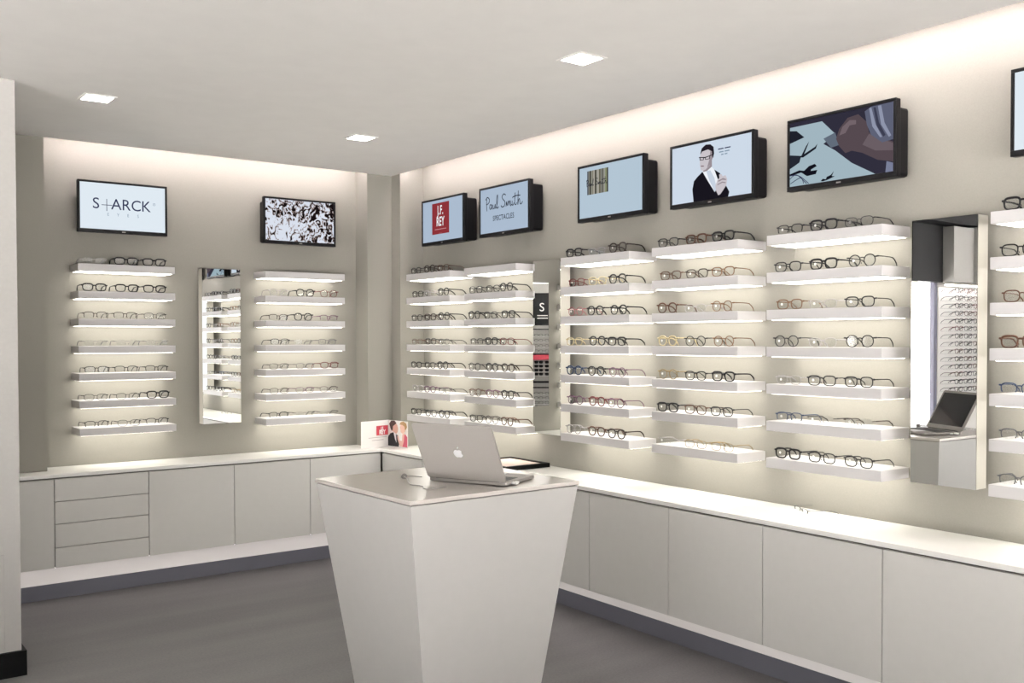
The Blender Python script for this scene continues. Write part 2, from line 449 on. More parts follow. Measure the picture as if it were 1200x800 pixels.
# ------------------------------------------------------------------ mirrors
def wall_mirror(loc, rz, w, h, label):
    """thin cased mirror standing off the wall on two brackets"""
    d = .12
    t = empty('wall_mirror', loc, rz, label, 'mirror', 'narrow wall mirrors')
    bm = bmesh.new(); bx(bm, (-w / 2, -d + .004, -h / 2), (w / 2, -.050, h / 2)); obj('case', bm, M['mirror_edge'], t)
    bm = bmesh.new(); bx(bm, (-w / 2, -d, -h / 2), (w / 2, -d + .0038, h / 2)); obj('mirror_glass', bm, M['mirror'], t)
    for z in (-h / 3, h / 3):
        bm = bmesh.new(); bx(bm, (-w / 3, -.0505, z - .03), (w / 3, -.0005, z + .03)); obj('bracket', bm, M['bracket'], t)
wall_mirror((2.0995, YB, H - .040), 0, .237, .945, 'narrow frameless mirror between the two shelf banks on the back wall')
wall_mirror((XR, 4.178, H - .045), -PI / 2, .240, .958, 'narrow frameless mirror between the second and third banks on the right wall')
wall_mirror((XR, 1.883, H - .0495), -PI / 2, .248, .966, 'narrow mirror far right reflecting the laptop and a wall of glasses')

# ------------------------------------------------------------------ screens
TW, TH = .494, .293
def fill_polys(name, polys, parent, w, h, d0=-.0020, step=-.00006, emissive=True, s=1.):
    """polys: list of (rgb, [(u, v)...]) with u, v in 0..1 of the panel"""
    bm = bmesh.new(); mats = []; names = {}
    for k, (rgb, pts) in enumerate(polys):
        if rgb not in names:
            names[rgb] = len(mats); c = lin(*rgb)
            mats.append(emit('picture_colour', c, s) if emissive else mat('print_colour', c, .6))
        y = d0 + step * k
        vs = [bm.verts.new(((p[0] - .5) * w, y, (p[1] - .5) * h)) for p in pts]
        bm.faces.new(vs).material_index = names[rgb]
    me = bpy.data.meshes.new(name); bm.to_mesh(me); bm.free()
    for m in mats: me.materials.append(m)
    return link(bpy.data.objects.new(name, me), parent)

def text(body, x, z, size, m, parent, sx=1., bold=0., name='lettering', y=-.0045, space=1.):
    cu = bpy.data.curves.new('txt', 'FONT'); cu.body = body; cu.size = size; cu.align_x = 'CENTER'; cu.align_y = 'CENTER'
    cu.offset = bold; cu.space_character = space; cu.fill_mode = 'FRONT'; cu.resolution_u = 4
    tmp = bpy.data.objects.new('txt', cu); COL.objects.link(tmp)
    bpy.context.view_layer.update()
    me = bpy.data.meshes.new_from_object(tmp.evaluated_get(bpy.context.evaluated_depsgraph_get()))
    bpy.data.objects.remove(tmp)
    for v in me.vertices: v.co = Vector((v.co.x * sx + x, y, v.co.y + z))
    me.materials.clear(); me.materials.append(m)
    me.name = name
    return link(bpy.data.objects.new(name, me), parent)

def smooth(pts, n=6):
    out = []; P_ = [pts[0]] + list(pts) + [pts[-1]]
    for i in range(1, len(P_) - 2):
        p0, p1, p2, p3 = P_[i - 1:i + 3]
        for k in range(n):
            t = k / n
            out.append(tuple(.5 * (2 * p1[j] + (p2[j] - p0[j]) * t + (2 * p0[j] - 5 * p1[j] + 4 * p2[j] - p3[j]) * t * t + (3 * p1[j] - p0[j] - 3 * p2[j] + p3[j]) * t ** 3) for j in range(2)))
    out.append(tuple(pts[-1])); return out

def strokes(name, paths, x, z, sc, wd, m, parent, y=-.0045):
    bm = bmesh.new()
    for pts in paths:
        q = smooth(pts) if len(pts) > 2 else pts
        L_ = []
        for i, p in enumerate(q):
            a = q[max(0, i - 1)]; b = q[min(len(q) - 1, i + 1)]
            dx, dz = b[0] - a[0], b[1] - a[1]; l = math.hypot(dx, dz) or 1
            nx, nz = -dz / l * wd / 2, dx / l * wd / 2
            cx, cz = x + p[0] * sc, z + p[1] * sc
            L_.append((bm.verts.new((cx + nx, y, cz + nz)), bm.verts.new((cx - nx, y, cz - nz))))
        for A, B in zip(L_, L_[1:]): bm.faces.new((A[0], A[1], B[1], B[0]))
    me = bpy.data.meshes.new(name); bm.to_mesh(me); bm.free(); me.materials.append(m)
    return link(bpy.data.objects.new(name, me), parent)

SIGN = [  # handwriting "Paul Smith", units: x 0..10, z 0..2.4
    [(.35, -.1), (.25, .9), (.3, 1.9)], [(0, 1.7), (.45, 2.1), (1.0, 1.8), (.95, 1.25), (.35, .95)],
    [(1.65, .75), (1.3, .85), (1.1, .4), (1.35, .1), (1.65, .5), (1.75, .8), (1.75, .2), (1.95, .1)],
    [(2.05, .8), (2.1, .25), (2.4, .15), (2.65, .8), (2.7, .2), (2.95, .25), (3.3, 1.3), (3.3, 2.2), (3.05, 1.6), (3.1, .3), (3.35, .1), (3.6, .35)],
    [(5.5, 1.9), (5.0, 2.15), (4.5, 1.75), (4.85, 1.25), (5.3, .85), (5.1, .25), (4.5, .15), (4.2, .45)],
    [(5.55, .1), (5.7, .85), (5.85, .2), (6.1, .85), (6.3, .75), (6.3, .2), (6.55, .85), (6.75, .7), (6.8, .1), (7.1, .3)],
    [(7.2, .85), (7.2, .2), (7.45, .15), (7.7, .5)], [(7.25, 1.25), (7.32, 1.3)],
    [(8.0, 2.0), (7.85, .5), (8.1, .1), (8.4, .4)], [(7.3, 1.35), (8.2, 1.5), (9.3, 1.45)],
    [(8.8, 2.2), (8.65, .1), (8.85, .75), (9.1, .9), (9.25, .2), (9.55, .1), (9.9, .45)]]

def tv(loc, rz, label, screen_mat):
    t = empty('wall_screen', loc, rz, label, 'screen', 'small black wall screens')
    bz = .012; D = .026
    bm = bmesh.new(); bx(bm, (-TW / 2, -.0, -TH / 2), (TW / 2, D, TH / 2)); obj('casing', bm, M['bezel'], t, .004)
    bm = bmesh.new(); bx(bm, (-TW / 2 + .018, D - .001, -TH / 2 + .008), (TW / 2 - .018, .112, TH / 2 - .022)); obj('housing_shade', bm, M['bezel'], t, .012)  # black rear box, deepened to stand in for the soft shadow behind
    bm = bmesh.new(); bo = .020
    for a, b in (((-TW / 2, -TH / 2), (TW / 2, -TH / 2 + bo)), ((-TW / 2, TH / 2 - bz), (TW / 2, TH / 2)),
                 ((-TW / 2, -TH / 2 + bo), (-TW / 2 + bz, TH / 2 - bz)), ((TW / 2 - bz, -TH / 2 + bo), (TW / 2, TH / 2 - bz))):
        bx(bm, (a[0], -.006, a[1]), (b[0], .0005, b[1]))
    obj('bezel', bm, M['bezel'], t, .0012)
    sw, shh = TW - 2 * bz, TH - bz - bo
    bm = bmesh.new(); bx(bm, (-sw / 2, -.0015, -shh / 2), (sw / 2, .0, shh / 2))
    s = obj('screen', bm, screen_mat, t, 0, (0, -.0005, (bo - bz) / 2))
    bm = bmesh.new(); bx(bm, (-.010, -.0068, -TH / 2 + .006), (.010, -.006, -TH / 2 + .012)); obj('badge', bm, M['alu'], t)
    bm = bmesh.new()
    bx(bm, (-.02, .1115, -.02), (.02, .122, .02)); bx(bm, (-.06, .118, -.08), (.06, .1295, .08))
    obj('mount', bm, M['bracket'], t, .001)
    return t, s, sw, shh
pale = emit('screen_pale', lin(220, 230, 238), 1.); blue = emit('screen_blue', lin(168, 184, 203), 1.)
cool = emit('screen_cool', lin(176, 194, 208), 1.); cool2 = emit('screen_cool_white', lin(202, 214, 228), 1.)
ink = emit('ink_navy', lin(48, 52, 84), 1.); ink_l = emit('ink_pale', lin(130, 150, 168), 1.)
ink_k = emit('ink_black', lin(28, 30, 44), 1.); white_e = emit('screen_white', lin(235, 235, 238), 1.)
dark_e = emit('screen_dark', lin(40, 36, 42), 1.)

def branch_mat():
    m = bpy.data.materials.new('screen_branches'); m.use_nodes = True; nt = m.node_tree; nt.nodes.clear(); L = nt.links.new
    tc = nt.nodes.new('ShaderNodeTexCoord'); mp = nt.nodes.new('ShaderNodeMapping'); mp.inputs['Scale'].default_value = (1, 1, .8)
    n = nt.nodes.new('ShaderNodeTexNoise'); n.inputs['Scale'].default_value = 26; n.inputs['Detail'].default_value = 6; n.inputs['Distortion'].default_value = 2.2
    g = nt.nodes.new('ShaderNodeTexNoise'); g.inputs['Scale'].default_value = 6
    sx = nt.nodes.new('ShaderNodeSeparateXYZ'); ma = nt.nodes.new('ShaderNodeMath'); ma.operation = 'MULTIPLY_ADD'; ma.inputs[1].default_value = -.22
    mb = nt.nodes.new('ShaderNodeMath'); mb.operation = 'MULTIPLY_ADD'; mb.inputs[1].default_value = .35
    r = nt.nodes.new('ShaderNodeValToRGB'); r.color_ramp.elements[0].position = .60; r.color_ramp.elements[1].position = .70
    r.color_ramp.elements[0].color = (*lin(22, 16, 18), 1); r.color_ramp.elements[1].color = (*lin(214, 220, 232), 1)
    x = r.color_ramp.elements.new(.64); x.color = (*lin(150, 130, 124), 1)
    e = nt.nodes.new('ShaderNodeEmission'); o = nt.nodes.new('ShaderNodeOutputMaterial')
    L(tc.outputs['Object'], mp.inputs['Vector']); L(mp.outputs[0], n.inputs['Vector']); L(tc.outputs['Object'], g.inputs['Vector'])
    L(tc.outputs['Object'], sx.inputs[0]); L(sx.outputs['X'], ma.inputs[0]); L(n.outputs['Fac'], ma.inputs[2])
    L(g.outputs['Fac'], mb.inputs[0]); L(ma.outputs[0], mb.inputs[2]); L(mb.outputs[0], r.inputs['Fac'])
    L(r.outputs['Color'], e.inputs['Color']); L(e.outputs[0], o.inputs['Surface']); return m

TD = .130
def TB(x, z=.756): return (x, YB - TD, H + z)
def TR(y, z=.754): return (XR - TD, y, H + z)
# 1: S+ARCK eyes
t, s, sw, sh_ = tv(TB(1.525), 0, 'black wall screen showing thin dark capital lettering on white, far left', pale)
zt_ = .012; fs = .088
text('S', -.150, zt_, fs, ink, s, 1.0); text('A', -.040, zt_, fs, ink, s, .98); text('R', .014, zt_, fs, ink, s, .95)
text('C', .070, zt_, fs, ink, s, .95); text('K', .125, zt_, fs, ink, s, .95); text('®', .172, zt_ + .018, .022, ink_l, s)
strokes('lettering', [[(-.120, .008), (-.062, .008)], [(-.092, -.026), (-.092, .042)]], 0, 0, 1, .0035, ink, s)
for k, ch in enumerate('EYES'): text(ch, -.085 + k * .055, -.045, .024, ink_l, s, .9)
# 2: branches
tv(TB(2.615, .754), 0, 'black wall screen showing a dark blotchy image of branches, back wall right', branch_mat())
# 3: J.F. REY
t, s, sw, sh_ = tv(TR(5.222), -PI / 2, 'black wall screen with a red square logo panel, nearest the corner', blue)
fill_polys('picture', [((138, 50, 56), [(.24, .17), (.67, .17), (.67, .93), (.24, .93)])], s, sw, sh_)
text('J.F.', -.02, .062, .080, white_e, s, .66, .0018, space=1.1); text('REY', -.02, -.010, .080, white_e, s, .66, .0018, space=1.06)
strokes('lettering', [[(-.085, -.056), (.05, -.056)]], 0, 0, 1, .005, emit('ink_rose', lin(190, 130, 135), 1.), s)
strokes('lettering', [[(-.04, -.082), (.0, -.082)]], 0, 0, 1, .003, emit('ink_rose', lin(170, 100, 105), 1.), s)
# 4: Paul Smith spectacles
t, s, sw, sh_ = tv(TR(4.559), -PI / 2, 'black wall screen with handwritten signature above small dark capitals', blue)
strokes('lettering', SIGN, -.178, .004, .0368, .0056, ink_k, s)
text('SPECTACLES', .0, -.050, .042, ink_k, s, .86, .0004, space=1.05)
# 5: striped square with signature
t, s, sw, sh_ = tv(TR(3.647), -PI / 2, 'black wall screen showing a small striped square at upper left', cool)
rs = random.Random(5); cols = [(120, 120, 112), (96, 96, 84), (150, 150, 140), (72, 70, 62), (134, 140, 110), (88, 92, 100), (164, 160, 150), (110, 104, 84)]
pl_ = []; xx = .13
while xx < .475:
    wv = rs.uniform(.008, .028); pl_.append((rs.choice(cols), [(xx, .45), (min(.475, xx + wv), .45), (min(.475, xx + wv), .92), (xx, .92)])); xx += wv
fill_polys('picture', pl_, s, sw, sh_, step=-.00001)
strokes('lettering', SIGN, -.178, .030, .0165, .003, ink_k, s)
# 6: portrait
t, s, sw, sh_ = tv(TR(2.979, .752), -PI / 2, 'black wall screen with a portrait of a person in a dark suit', cool2)
K_ = (24, 22, 30); SK = (198, 192, 198); SK2 = (150, 140, 146); W_ = (232, 236, 242)
fill_polys('picture', [
    (K_, [(.285, .0), (.72, .0), (.735, .08), (.70, .18), (.66, .25), (.62, .42), (.55, .50), (.47, .52), (.40, .50), (.33, .42), (.29, .36), (.27, .22)]),
    (W_, [(.40, .50), (.44, .56), (.50, .58), (.55, .50), (.60, .30), (.60, .18), (.555, .115), (.47, .32)]),
    ((196, 206, 220), [(.45, .50), (.50, .50), (.55, .36), (.585, .16), (.555, .115), (.49, .32)]),
    (SK2, [(.41, .54), (.41, .49), (.46, .50), (.52, .56), (.52, .66), (.45, .60)]),
    (SK, [(.365, .70), (.37, .60), (.38, .53), (.405, .515), (.44, .525), (.50, .60), (.535, .72), (.53, .84), (.46, .88), (.39, .86), (.37, .78)]),
    (SK2, [(.46, .56), (.50, .60), (.535, .72), (.53, .84), (.50, .84), (.49, .70)]),
    ((34, 30, 38), [(.37, .80), (.39, .905), (.44, .955), (.50, .945), (.54, .89), (.548, .78), (.535, .70), (.525, .72), (.52, .82), (.47, .865), (.40, .85)]),
    (K_, [(.355, .765), (.43, .745), (.53, .765), (.53, .752), (.43, .728), (.355, .75)]),
    (K_, [(.362, .75), (.372, .75), (.375, .715), (.366, .715)]), (K_, [(.362, .716), (.415, .706), (.415, .696), (.365, .704)]),
    (K_, [(.410, .74), (.418, .74), (.418, .70), (.410, .70)]), (K_, [(.435, .74), (.443, .74), (.443, .70), (.435, .70)]),
    (K_, [(.435, .706), (.49, .706), (.49, .696), (.435, .696)]), (K_, [(.485, .75), (.493, .75), (.493, .70), (.485, .70)]),
    ((120, 96, 104), [(.375, .61), (.42, .60), (.42, .585), (.385, .59)]),
    (SK, [(.575, .13), (.565, .22), (.59, .31), (.615, .34), (.61, .40), (.64, .40), (.655, .36), (.69, .37), (.71, .30), (.70, .20), (.665, .13), (.625, .06), (.60, .05)]),
    (SK2, [(.60, .30), (.66, .33), (.70, .30), (.695, .285), (.65, .30), (.60, .275)]),
    (SK2, [(.59, .24), (.65, .27), (.695, .25), (.69, .235), (.65, .25), (.59, .22)]),
], s, sw, sh_)
for k, (wv, zz) in enumerate(((.072, .086), (.060, .072), (.036, .060))):
    strokes('lettering', [[(-wv / 2, zz), (-.004, zz)], [(.002, zz), (wv / 2, zz)]], .083, 0, 1, .005, ink_l if k else ink, s)
# 7: workshop scene
t, s, sw, sh_ = tv(TR(2.311, .752), -PI / 2, 'black wall screen showing hands and pliers on a pale workbench', emit('screen_shade', lin(48, 46, 60), 1.))
PB = (158, 178, 188)
fill_polys('picture', [
    (PB, [(0, .0), (.84, .0), (.62, .22), (.46, .45), (.345, .58), (.46, .70), (.33, .93), (.0, .93)]),
    ((96, 106, 120), [(.345, .66), (.46, .72), (.50, .52), (.42, .50)]),
    ((30, 32, 42), [(0, .88), (.07, .86), (.15, .74), (0, .68)]), ((36, 40, 50), [(0, .50), (.12, .46), (.10, .36), (0, .28)]),
    ((28, 30, 40), [(.10, .44), (.12, .46), (.17, .60), (.20, .66), (.185, .60), (.15, .48), (.26, .56), (.285, .60), (.27, .53), (.14, .43)]),
    ((18, 18, 28), [(0, .20), (.10, .24), (.15, .22), (.20, .28), (.26, .30), (.28, .26), (.22, .22), (.22, .20), (.285, .20), (.27, .14), (.18, .13), (.12, .20), (.0, .17)]),
    ((20, 20, 30), [(.32, .02), (.34, .05), (.37, .035), (.38, .07), (.42, .09), (.45, .14), (.43, .07), (.46, .06), (.42, .04), (.38, .02), (.34, .01)]),
    ((84, 72, 78), [(.50, .50), (.47, .62), (.50, .76), (.58, .90), (.68, .92), (.76, .78), (.78, .62), (1, .42), (1, .14), (.86, .20), (.72, .34), (.62, .40), (.56, .38)]),
    ((112, 98, 104), [(.50, .66), (.53, .78), (.60, .86), (.66, .84), (.66, .78), (.60, .78), (.56, .68)]),
    ((104, 92, 98), [(.78, .60), (1, .40), (1, .30), (.84, .34), (.72, .46)]),
    ((92, 96, 116), [(.74, .94), (.80, .99), (1, .995), (1, .46), (.90, .44), (.80, .58), (.76, .74)]),
    ((140, 146, 168), [(.78, .97), (.80, .98), (.84, .72), (.90, .52), (.88, .52), (.81, .70)]),
    ((140, 146, 168), [(.86, .98), (.89, .98), (.92, .72), (.98, .52), (.96, .50), (.89, .70)]),
    ((60, 62, 80), [(.82, .97), (.84, .97), (.87, .74), (.93, .54), (.91, .52), (.85, .70)]),
    ((118, 124, 148), [(.93, .0), (1, .0), (1, .12), (.94, .16)]),
], s, sw, sh_)
strokes('picture', [[(-.235, -.10), (-.20, -.085), (-.15, -.128)], [(-.235, -.085), (-.19, -.09), (-.14, -.128)], [(-.23, -.118), (-.18, -.10), (-.165, -.125)]], 0, 0, 1, .003, ink, s)
# 8: at the right edge
tv(TR(1.394, .758), -PI / 2, 'black wall screen cut off by the right edge of the picture', pale)

# ------------------------------------------------------------------ tapered desk
dx, dy = 1.486, 2.530; ang = .028; dw, dd = .687, .633; ZDK = H - .49
t = empty('reception_desk', (dx, dy, 0), ang, 'white tapered freestanding desk carrying the open laptop', 'desk')
bm = bmesh.new(); bx(bm, (0, 0, ZDK - .014), (dw, dd, ZDK)); obj('desk_top', bm, M['desktop'], t, .0025)
def frustum(bm, top, bot, z1, z0):
    (a0, b0, a1, b1), (c0, d0, c1, d1) = top, bot
    hi = [bm.verts.new(p) for p in ((a0, b0, z1), (a1, b0, z1), (a1, b1, z1), (a0, b1, z1))]
    lo = [bm.verts.new(p) for p in ((c0, d0, z0), (c1, d0, z0), (c1, d1, z0), (c0, d1, z0))]
    for i in range(4): bm.faces.new((lo[i], lo[(i + 1) % 4], hi[(i + 1) % 4], hi[i]))
    bm.faces.new(hi); bm.faces.new(lo[::-1])
TOPR = (.004, .004, dw - .004, dd - .004); BOTR = (.140, .110, dw - .140, dd - .110)
bm = bmesh.new(); frustum(bm, TOPR, BOTR, ZDK - .017, .001)
obj('body', bm, M['desk'], t, .0012)
bm = bmesh.new(); bx(bm, (.010, .010, ZDK - .0172), (dw - .010, dd - .010, ZDK - .0138)); obj('shadow_gap', bm, M['gap'], t)

# ------------------------------------------------------------------ laptop
A = Vector((1.757, 2.865)); B = Vector((1.893, 2.590)); ex = (B - A).normalized()
t = empty('laptop', (A.x, A.y, ZDK + .0005), math.atan2(ex.y, ex.x), 'open silver laptop seen from behind on the tapered desk', 'laptop')
LW, LD = .306, .212
def rounded(w, d, rr, n=5):
    out = []
    for cx, cy, a0 in ((w - rr, rr, -PI / 2), (w - rr, d - rr, 0), (rr, d - rr, PI / 2), (rr, rr, PI)):
        for k in range(n + 1): out.append((cx + rr * math.cos(a0 + k * PI / 2 / n), cy + rr * math.sin(a0 + k * PI / 2 / n)))
    return out
bm = bmesh.new(); prism(bm, rounded(LW, LD, .011), .002, .0125); obj('base', bm, M['alu'], t, .0012)
bm = bmesh.new()
for x in (.02, LW - .02):
    for y in (.02, LD - .02): prism(bm, [(x + .006 * math.cos(k * PI / 4), y + .006 * math.sin(k * PI / 4)) for k in range(8)], 0, .0022)
obj('foot', bm, M['keys'], t)
bm = bmesh.new()
for rr_ in range(5):
    for cc in range(13):
        x0 = .022 + cc * .0203; y0 = .035 + rr_ * .0185
        bx(bm, (x0, y0, .0122), (x0 + .0175, y0 + .0158, .0134))
obj('keyboard', bm, M['keys'], t)
bm = bmesh.new(); bx(bm, (LW / 2 - .05, .135, .0124), (LW / 2 + .05, .198, .0128)); obj('trackpad', bm, M['alu_logo'], t)
bm = bmesh.new(); tube(bm, [(.03, .004, .0125), (LW - .03, .004, .0125)], .004, 8); obj('hinge', bm, M['keys'], t)
lid = bpy.data.objects.new('lid', None)
bm = bmesh.new(); prism(bm, rounded(LW, .222, .011), 0, .006)
lid = obj('lid', bm, M['alu'], t, .0012, (0, 0, .0165)); lid.rotation_euler = (math.radians(119), 0, 0)
bm = bmesh.new(); prism(bm, [(.006 + x, .008 + y) for x, y in rounded(LW - .012, .206, .006)], -.0006, -.0001)
obj('screen_frame', bm, M['alu'], lid)
bm = bmesh.new(); bx(bm, (.014, .022, -.0009), (LW - .014, .208, -.0006)); obj('display', bm, M['dark_glass'], lid)
# fruit shaped emblem on the outer side
def emblem(bm, cx, cy, s, z):
    pts = []
    for k in range(40):
        a = 2 * PI * k / 40
        rad = 1.0 + .07 * math.cos(2 * a) + .05 * math.sin(a) * 0
        x, y = math.cos(a) * rad * .92, math.sin(a) * rad
        if y > .55: y -= .22 * math.exp(-(x / .28) ** 2)
        if y < -.55: y += .13 * math.exp(-(x / .25) ** 2)
        d = math.hypot(x - 1.18, y - .12)
        if d < .48: x = 1.18 - math.sqrt(max(0, .48 ** 2 - (y - .12) ** 2))
        pts.append((cx + x * s, cy + y * s))
    prism(bm, pts, z - .0002, z + .0005)
    leaf = [(.02, 1.08), (.05, 1.32), (.22, 1.50), (.42, 1.55), (.40, 1.32), (.26, 1.16)]
    prism(bm, [(cx + x * s, cy + y * s) for x, y in leaf], z - .0002, z + .0005)
bm = bmesh.new(); emblem(bm, LW / 2, .108, .0178, .0063); bmesh.ops.triangulate(bm, faces=bm.faces[:])
obj('emblem', bm, M['alu_logo'], lid)
# usb stub at the side
bm = bmesh.new(); bx(bm, (LW, .030, .004), (LW + .020, .046, .011)); bx(bm, (LW, .055, .004), (LW + .012, .067, .010)); obj('usb_stick', bm, M['sticker'], t, .001)

# cable with plug lying on the desk
t = empty('cable', (1.70, 2.80, ZDK), 0, 'thin grey cable with plug lying left of the laptop', 'cable')
z = .0022
pts = [(1.765, 2.925, .006), (1.775, 2.965, z), (1.760, 2.985, z), (1.725, 2.965, .006), (1.700, 2.935, .012), (1.690, 2.900, .010), (1.672, 2.860, .004), (1.655, 2.815, z),
       (1.667, 2.785, z), (1.665, 2.750, z), (1.645, 2.715, z), (1.650, 2.690, z), (1.675, 2.688, z), (1.700, 2.695, z), (1.725, 2.700, z)]
sm = []
P3 = [pts[0]] + pts + [pts[-1]]
for i in range(1, len(P3) - 2):
    for k in range(5):
        q = k / 5; p0, p1, p2, p3 = P3[i - 1:i + 3]
        sm.append(Vector([.5 * (2 * p1[j] + (p2[j] - p0[j]) * q + (2 * p0[j] - 5 * p1[j] + 4 * p2[j] - p3[j]) * q * q + (3 * p1[j] - p0[j] - 3 * p2[j] + p3[j]) * q ** 3) for j in range(3)]) - Vector((1.70, 2.80, 0)))
bm = bmesh.new(); tube(bm, sm, .0015, 6); obj('cord', bm, M['cable'], t)
bm = bmesh.new(); tube(bm, [(0, .133, .013), (.004, .150, .010)], [.0105, .009], 8); obj('plug', bm, M['plug'], t, .001)

# ------------------------------------------------------------------ tray on the worktop
t = empty('display_tray', (3.25, 4.435, ZT), 0, 'black edged tray with pale lining on the worktop behind the laptop', 'tray')
hw, hd = .155, .185; e = .022
bm = bmesh.new(); bx(bm, (-hw, -hd, .0), (hw, hd, .006)); obj('base', bm, M['black'], t)
bm = bmesh.new()
for a, b in (((-hw, -hd), (hw, -hd + e)), ((-hw, hd - e), (hw, hd)), ((-hw, -hd + e), (-hw + e, hd - e)), ((hw - e, -hd + e), (hw, hd - e))):
    bx(bm, (a[0], a[1], .0061), (b[0], b[1], .024))
obj('rim', bm, M['black'], t, .0015)
bm = bmesh.new(); bx(bm, (-hw + e + .001, -hd + e + .001, .0061), (hw - e - .001, hd - e - .001, .018)); obj('lining', bm, M['felt'], t)

# ------------------------------------------------------------------ folded advertising card in the corner
c0, c1, c2 = Vector((2.978, 5.70)), Vector((3.206, 5.745)), Vector((3.231, 5.530)); hh = .178
t = empty('display_card', (c1.x, c1.y, ZT), 0, 'folded white advertising card with red logo square and couple, standing in the corner', 'card')
def card_panel(name, p, q):
    d = (q - p); L_ = d.length; d.normalize()
    o = bpy.data.objects.new(name, None)
    bm = bmesh.new(); bx(bm, (0, 0, 0), (L_, .0018, hh))
    o = obj(name, bm, M['paper'], t, 0, (p.x - c1.x, p.y - c1.y, .0005)); o.rotation_euler = (0, 0, math.atan2(d.y, d.x)); return o, L_
pl1, L1 = card_panel('left_panel', c0, c1)
pl2, L2 = card_panel('right_panel', c1 + Vector((.0, -.001)), c2)
def on_panel(polys, p, L_, name):
    h = fill_polys(name, polys, p, L_, hh, emissive=False); h.location = (L_ / 2, 0, hh / 2)
on_panel([((186, 60, 74), [(.56, .44), (1.0, .44), (1.0, .80), (.56, .80)])], pl1, L1 * .98, 'logo')
pw = mat('print_white', (.9, .88, .88), .6); pg = mat('print_grey', (.45, .42, .42), .6)
text('J.F.', L1 * .765, hh * .69, .030, pw, pl1, .75, .0012, y=-.0030); text('REY', L1 * .765, hh * .55, .040, pw, pl1, .78, .0016, y=-.0030)
strokes('lettering', [[(.06, .37 * hh), (.215, .37 * hh)], [(.09, .27 * hh), (.19, .27 * hh)]], 0, 0, 1, .0035, pg, pl1, y=-.0012)
CK = (34, 32, 36)
on_panel([
    (CK, [(.0, .03), (.45, .03), (.55, .03), (.60, .2), (.55, .42), (.42, .50), (.30, .56), (.12, .50), (.02, .40), (-.12, .03)]),
    ((225, 222, 224), [(.28, .56), (.40, .60), (.46, .42), (.44, .16), (.36, .30)]),
    ((60, 50, 60), [(.40, .50), (.45, .46), (.47, .26), (.44, .14), (.42, .30)]),
    ((214, 168, 152), [(.20, .60), (.22, .84), (.36, .92), (.48, .84), (.52, .70), (.50, .58), (.42, .50), (.30, .56)]),
    ((70, 48, 46), [(.12, .70), (.06, .86), (.16, .98), (.34, .995), (.44, .90), (.38, .86), (.26, .78), (.24, .64), (.18, .60)]),
    ((220, 178, 164), [(.50, .30), (.48, .42), (.54, .44), (.60, .26), (.72, .26), (.74, .50), (.84, .56), (.96, .40), (.98, .16), (.80, .04), (.62, .04)]),
    ((224, 184, 168), [(.62, .78), (.66, .58), (.76, .52), (.88, .62), (.92, .80), (.84, .92), (.70, .92)]),
    ((176, 140, 96), [(.60, .86), (.66, .96), (.80, .99), (.94, .92), (.98, .80), (.94, .72), (.88, .66), (.86, .80), (.74, .86)]),
    ((196, 84, 104), [(.74, .04), (.99, .04), (.99, .42), (.90, .52), (.84, .48), (.82, .26)]),
], pl2, L2, 'couple_picture')

# ------------------------------------------------------------------ what the mirrors show: doorway and frame wall on the near-left wall
struct('trim_3', [((-1.37, 4.55, 1.93), (-.90, 4.70, 2.42))], M['door'])
struct('trim_4', [((-1.37, 4.60, 2.42), (-.90, 4.70, ZC))], M['wall_white'])
struct('trim_5', [((-1.37, 4.60, 0), (-1.32, 4.635, 1.93))], M['post'])
strip('door_light', (-1.03, 4.585, .1), (-.935, 4.598, 1.92), M['wallwash'], 'bright vertical light beside the street doorway')
# bulkhead above the frame wall
bm = bmesh.new(); bx(bm, (-1.70, 4.45, 1.93), (-1.372, 4.598, 2.41)); bx(bm, (-3.0, 4.38, 1.93), (-1.70, 4.598, 2.42))
tag(obj('bulkhead', bm, M['wall_white'], None, .002), 'white boxed bulkhead above the wall of frames seen in the mirror', 'bulkhead')
struct('recess_shade', [((-3.0, 4.40, 2.425), (-.90, 4.598, ZC - .001))], M['door'])  # black box added in place of the shaded open ceiling recess
o = box('rack_panel', (-2.95, 4.592, .0), (-1.375, 4.5995, 1.89), M['paper']); tag(o, 'white backing panel behind the rows of frames seen in the mirror', 'panel')
strip('display_light', (-3.0, 4.50, 1.900), (-1.385, 4.54, 1.912), M['wallwash'], 'light strip above the wall of frames seen in the mirror')
def tiny_glasses_mesh(c):
    f, te, le, st = glasses_meshes('R', c); bm = bmesh.new()
    bm.from_mesh(f)
    for m in te: bm.from_mesh(m)
    return mesh('glasses', bm, M['f' + c])
tiny = {c: tiny_glasses_mesh(c) for c in 'kbrg'}
rt = random.Random(11); RW = ['top', 'second', 'third', 'fourth', 'fifth', 'sixth', 'seventh', 'eighth', 'ninth', 'tenth', 'eleventh', 'twelfth', 'thirteenth', 'fourteenth', 'fifteenth', 'lowest']
CW = ['first', 'second', 'third', 'fourth', 'fifth']
bm = bmesh.new()
for q in range(16): bx(bm, (-2.17, 4.53, 1.8385 - .066 * q - .004), (-1.39, 4.590, 1.8385 - .066 * q - .001))
tag(obj('frame_rack', bm, M['lens']), 'clear wall rack holding rows of frames, seen in the mirror', 'rack')
for q in range(16):
    for c in range(5):
        o = link(bpy.data.objects.new('glasses', tiny[rt.choice('kkkkbgr')]))
        o.location = (-1.470 - .152 * c, 4.455, 1.8385 - .066 * q); 
        tag(o, 'frame on the mirrored wall rack, %s row, %s from the doorway' % (RW[q], CW[c]), 'glasses', 'frames on the wall rack')
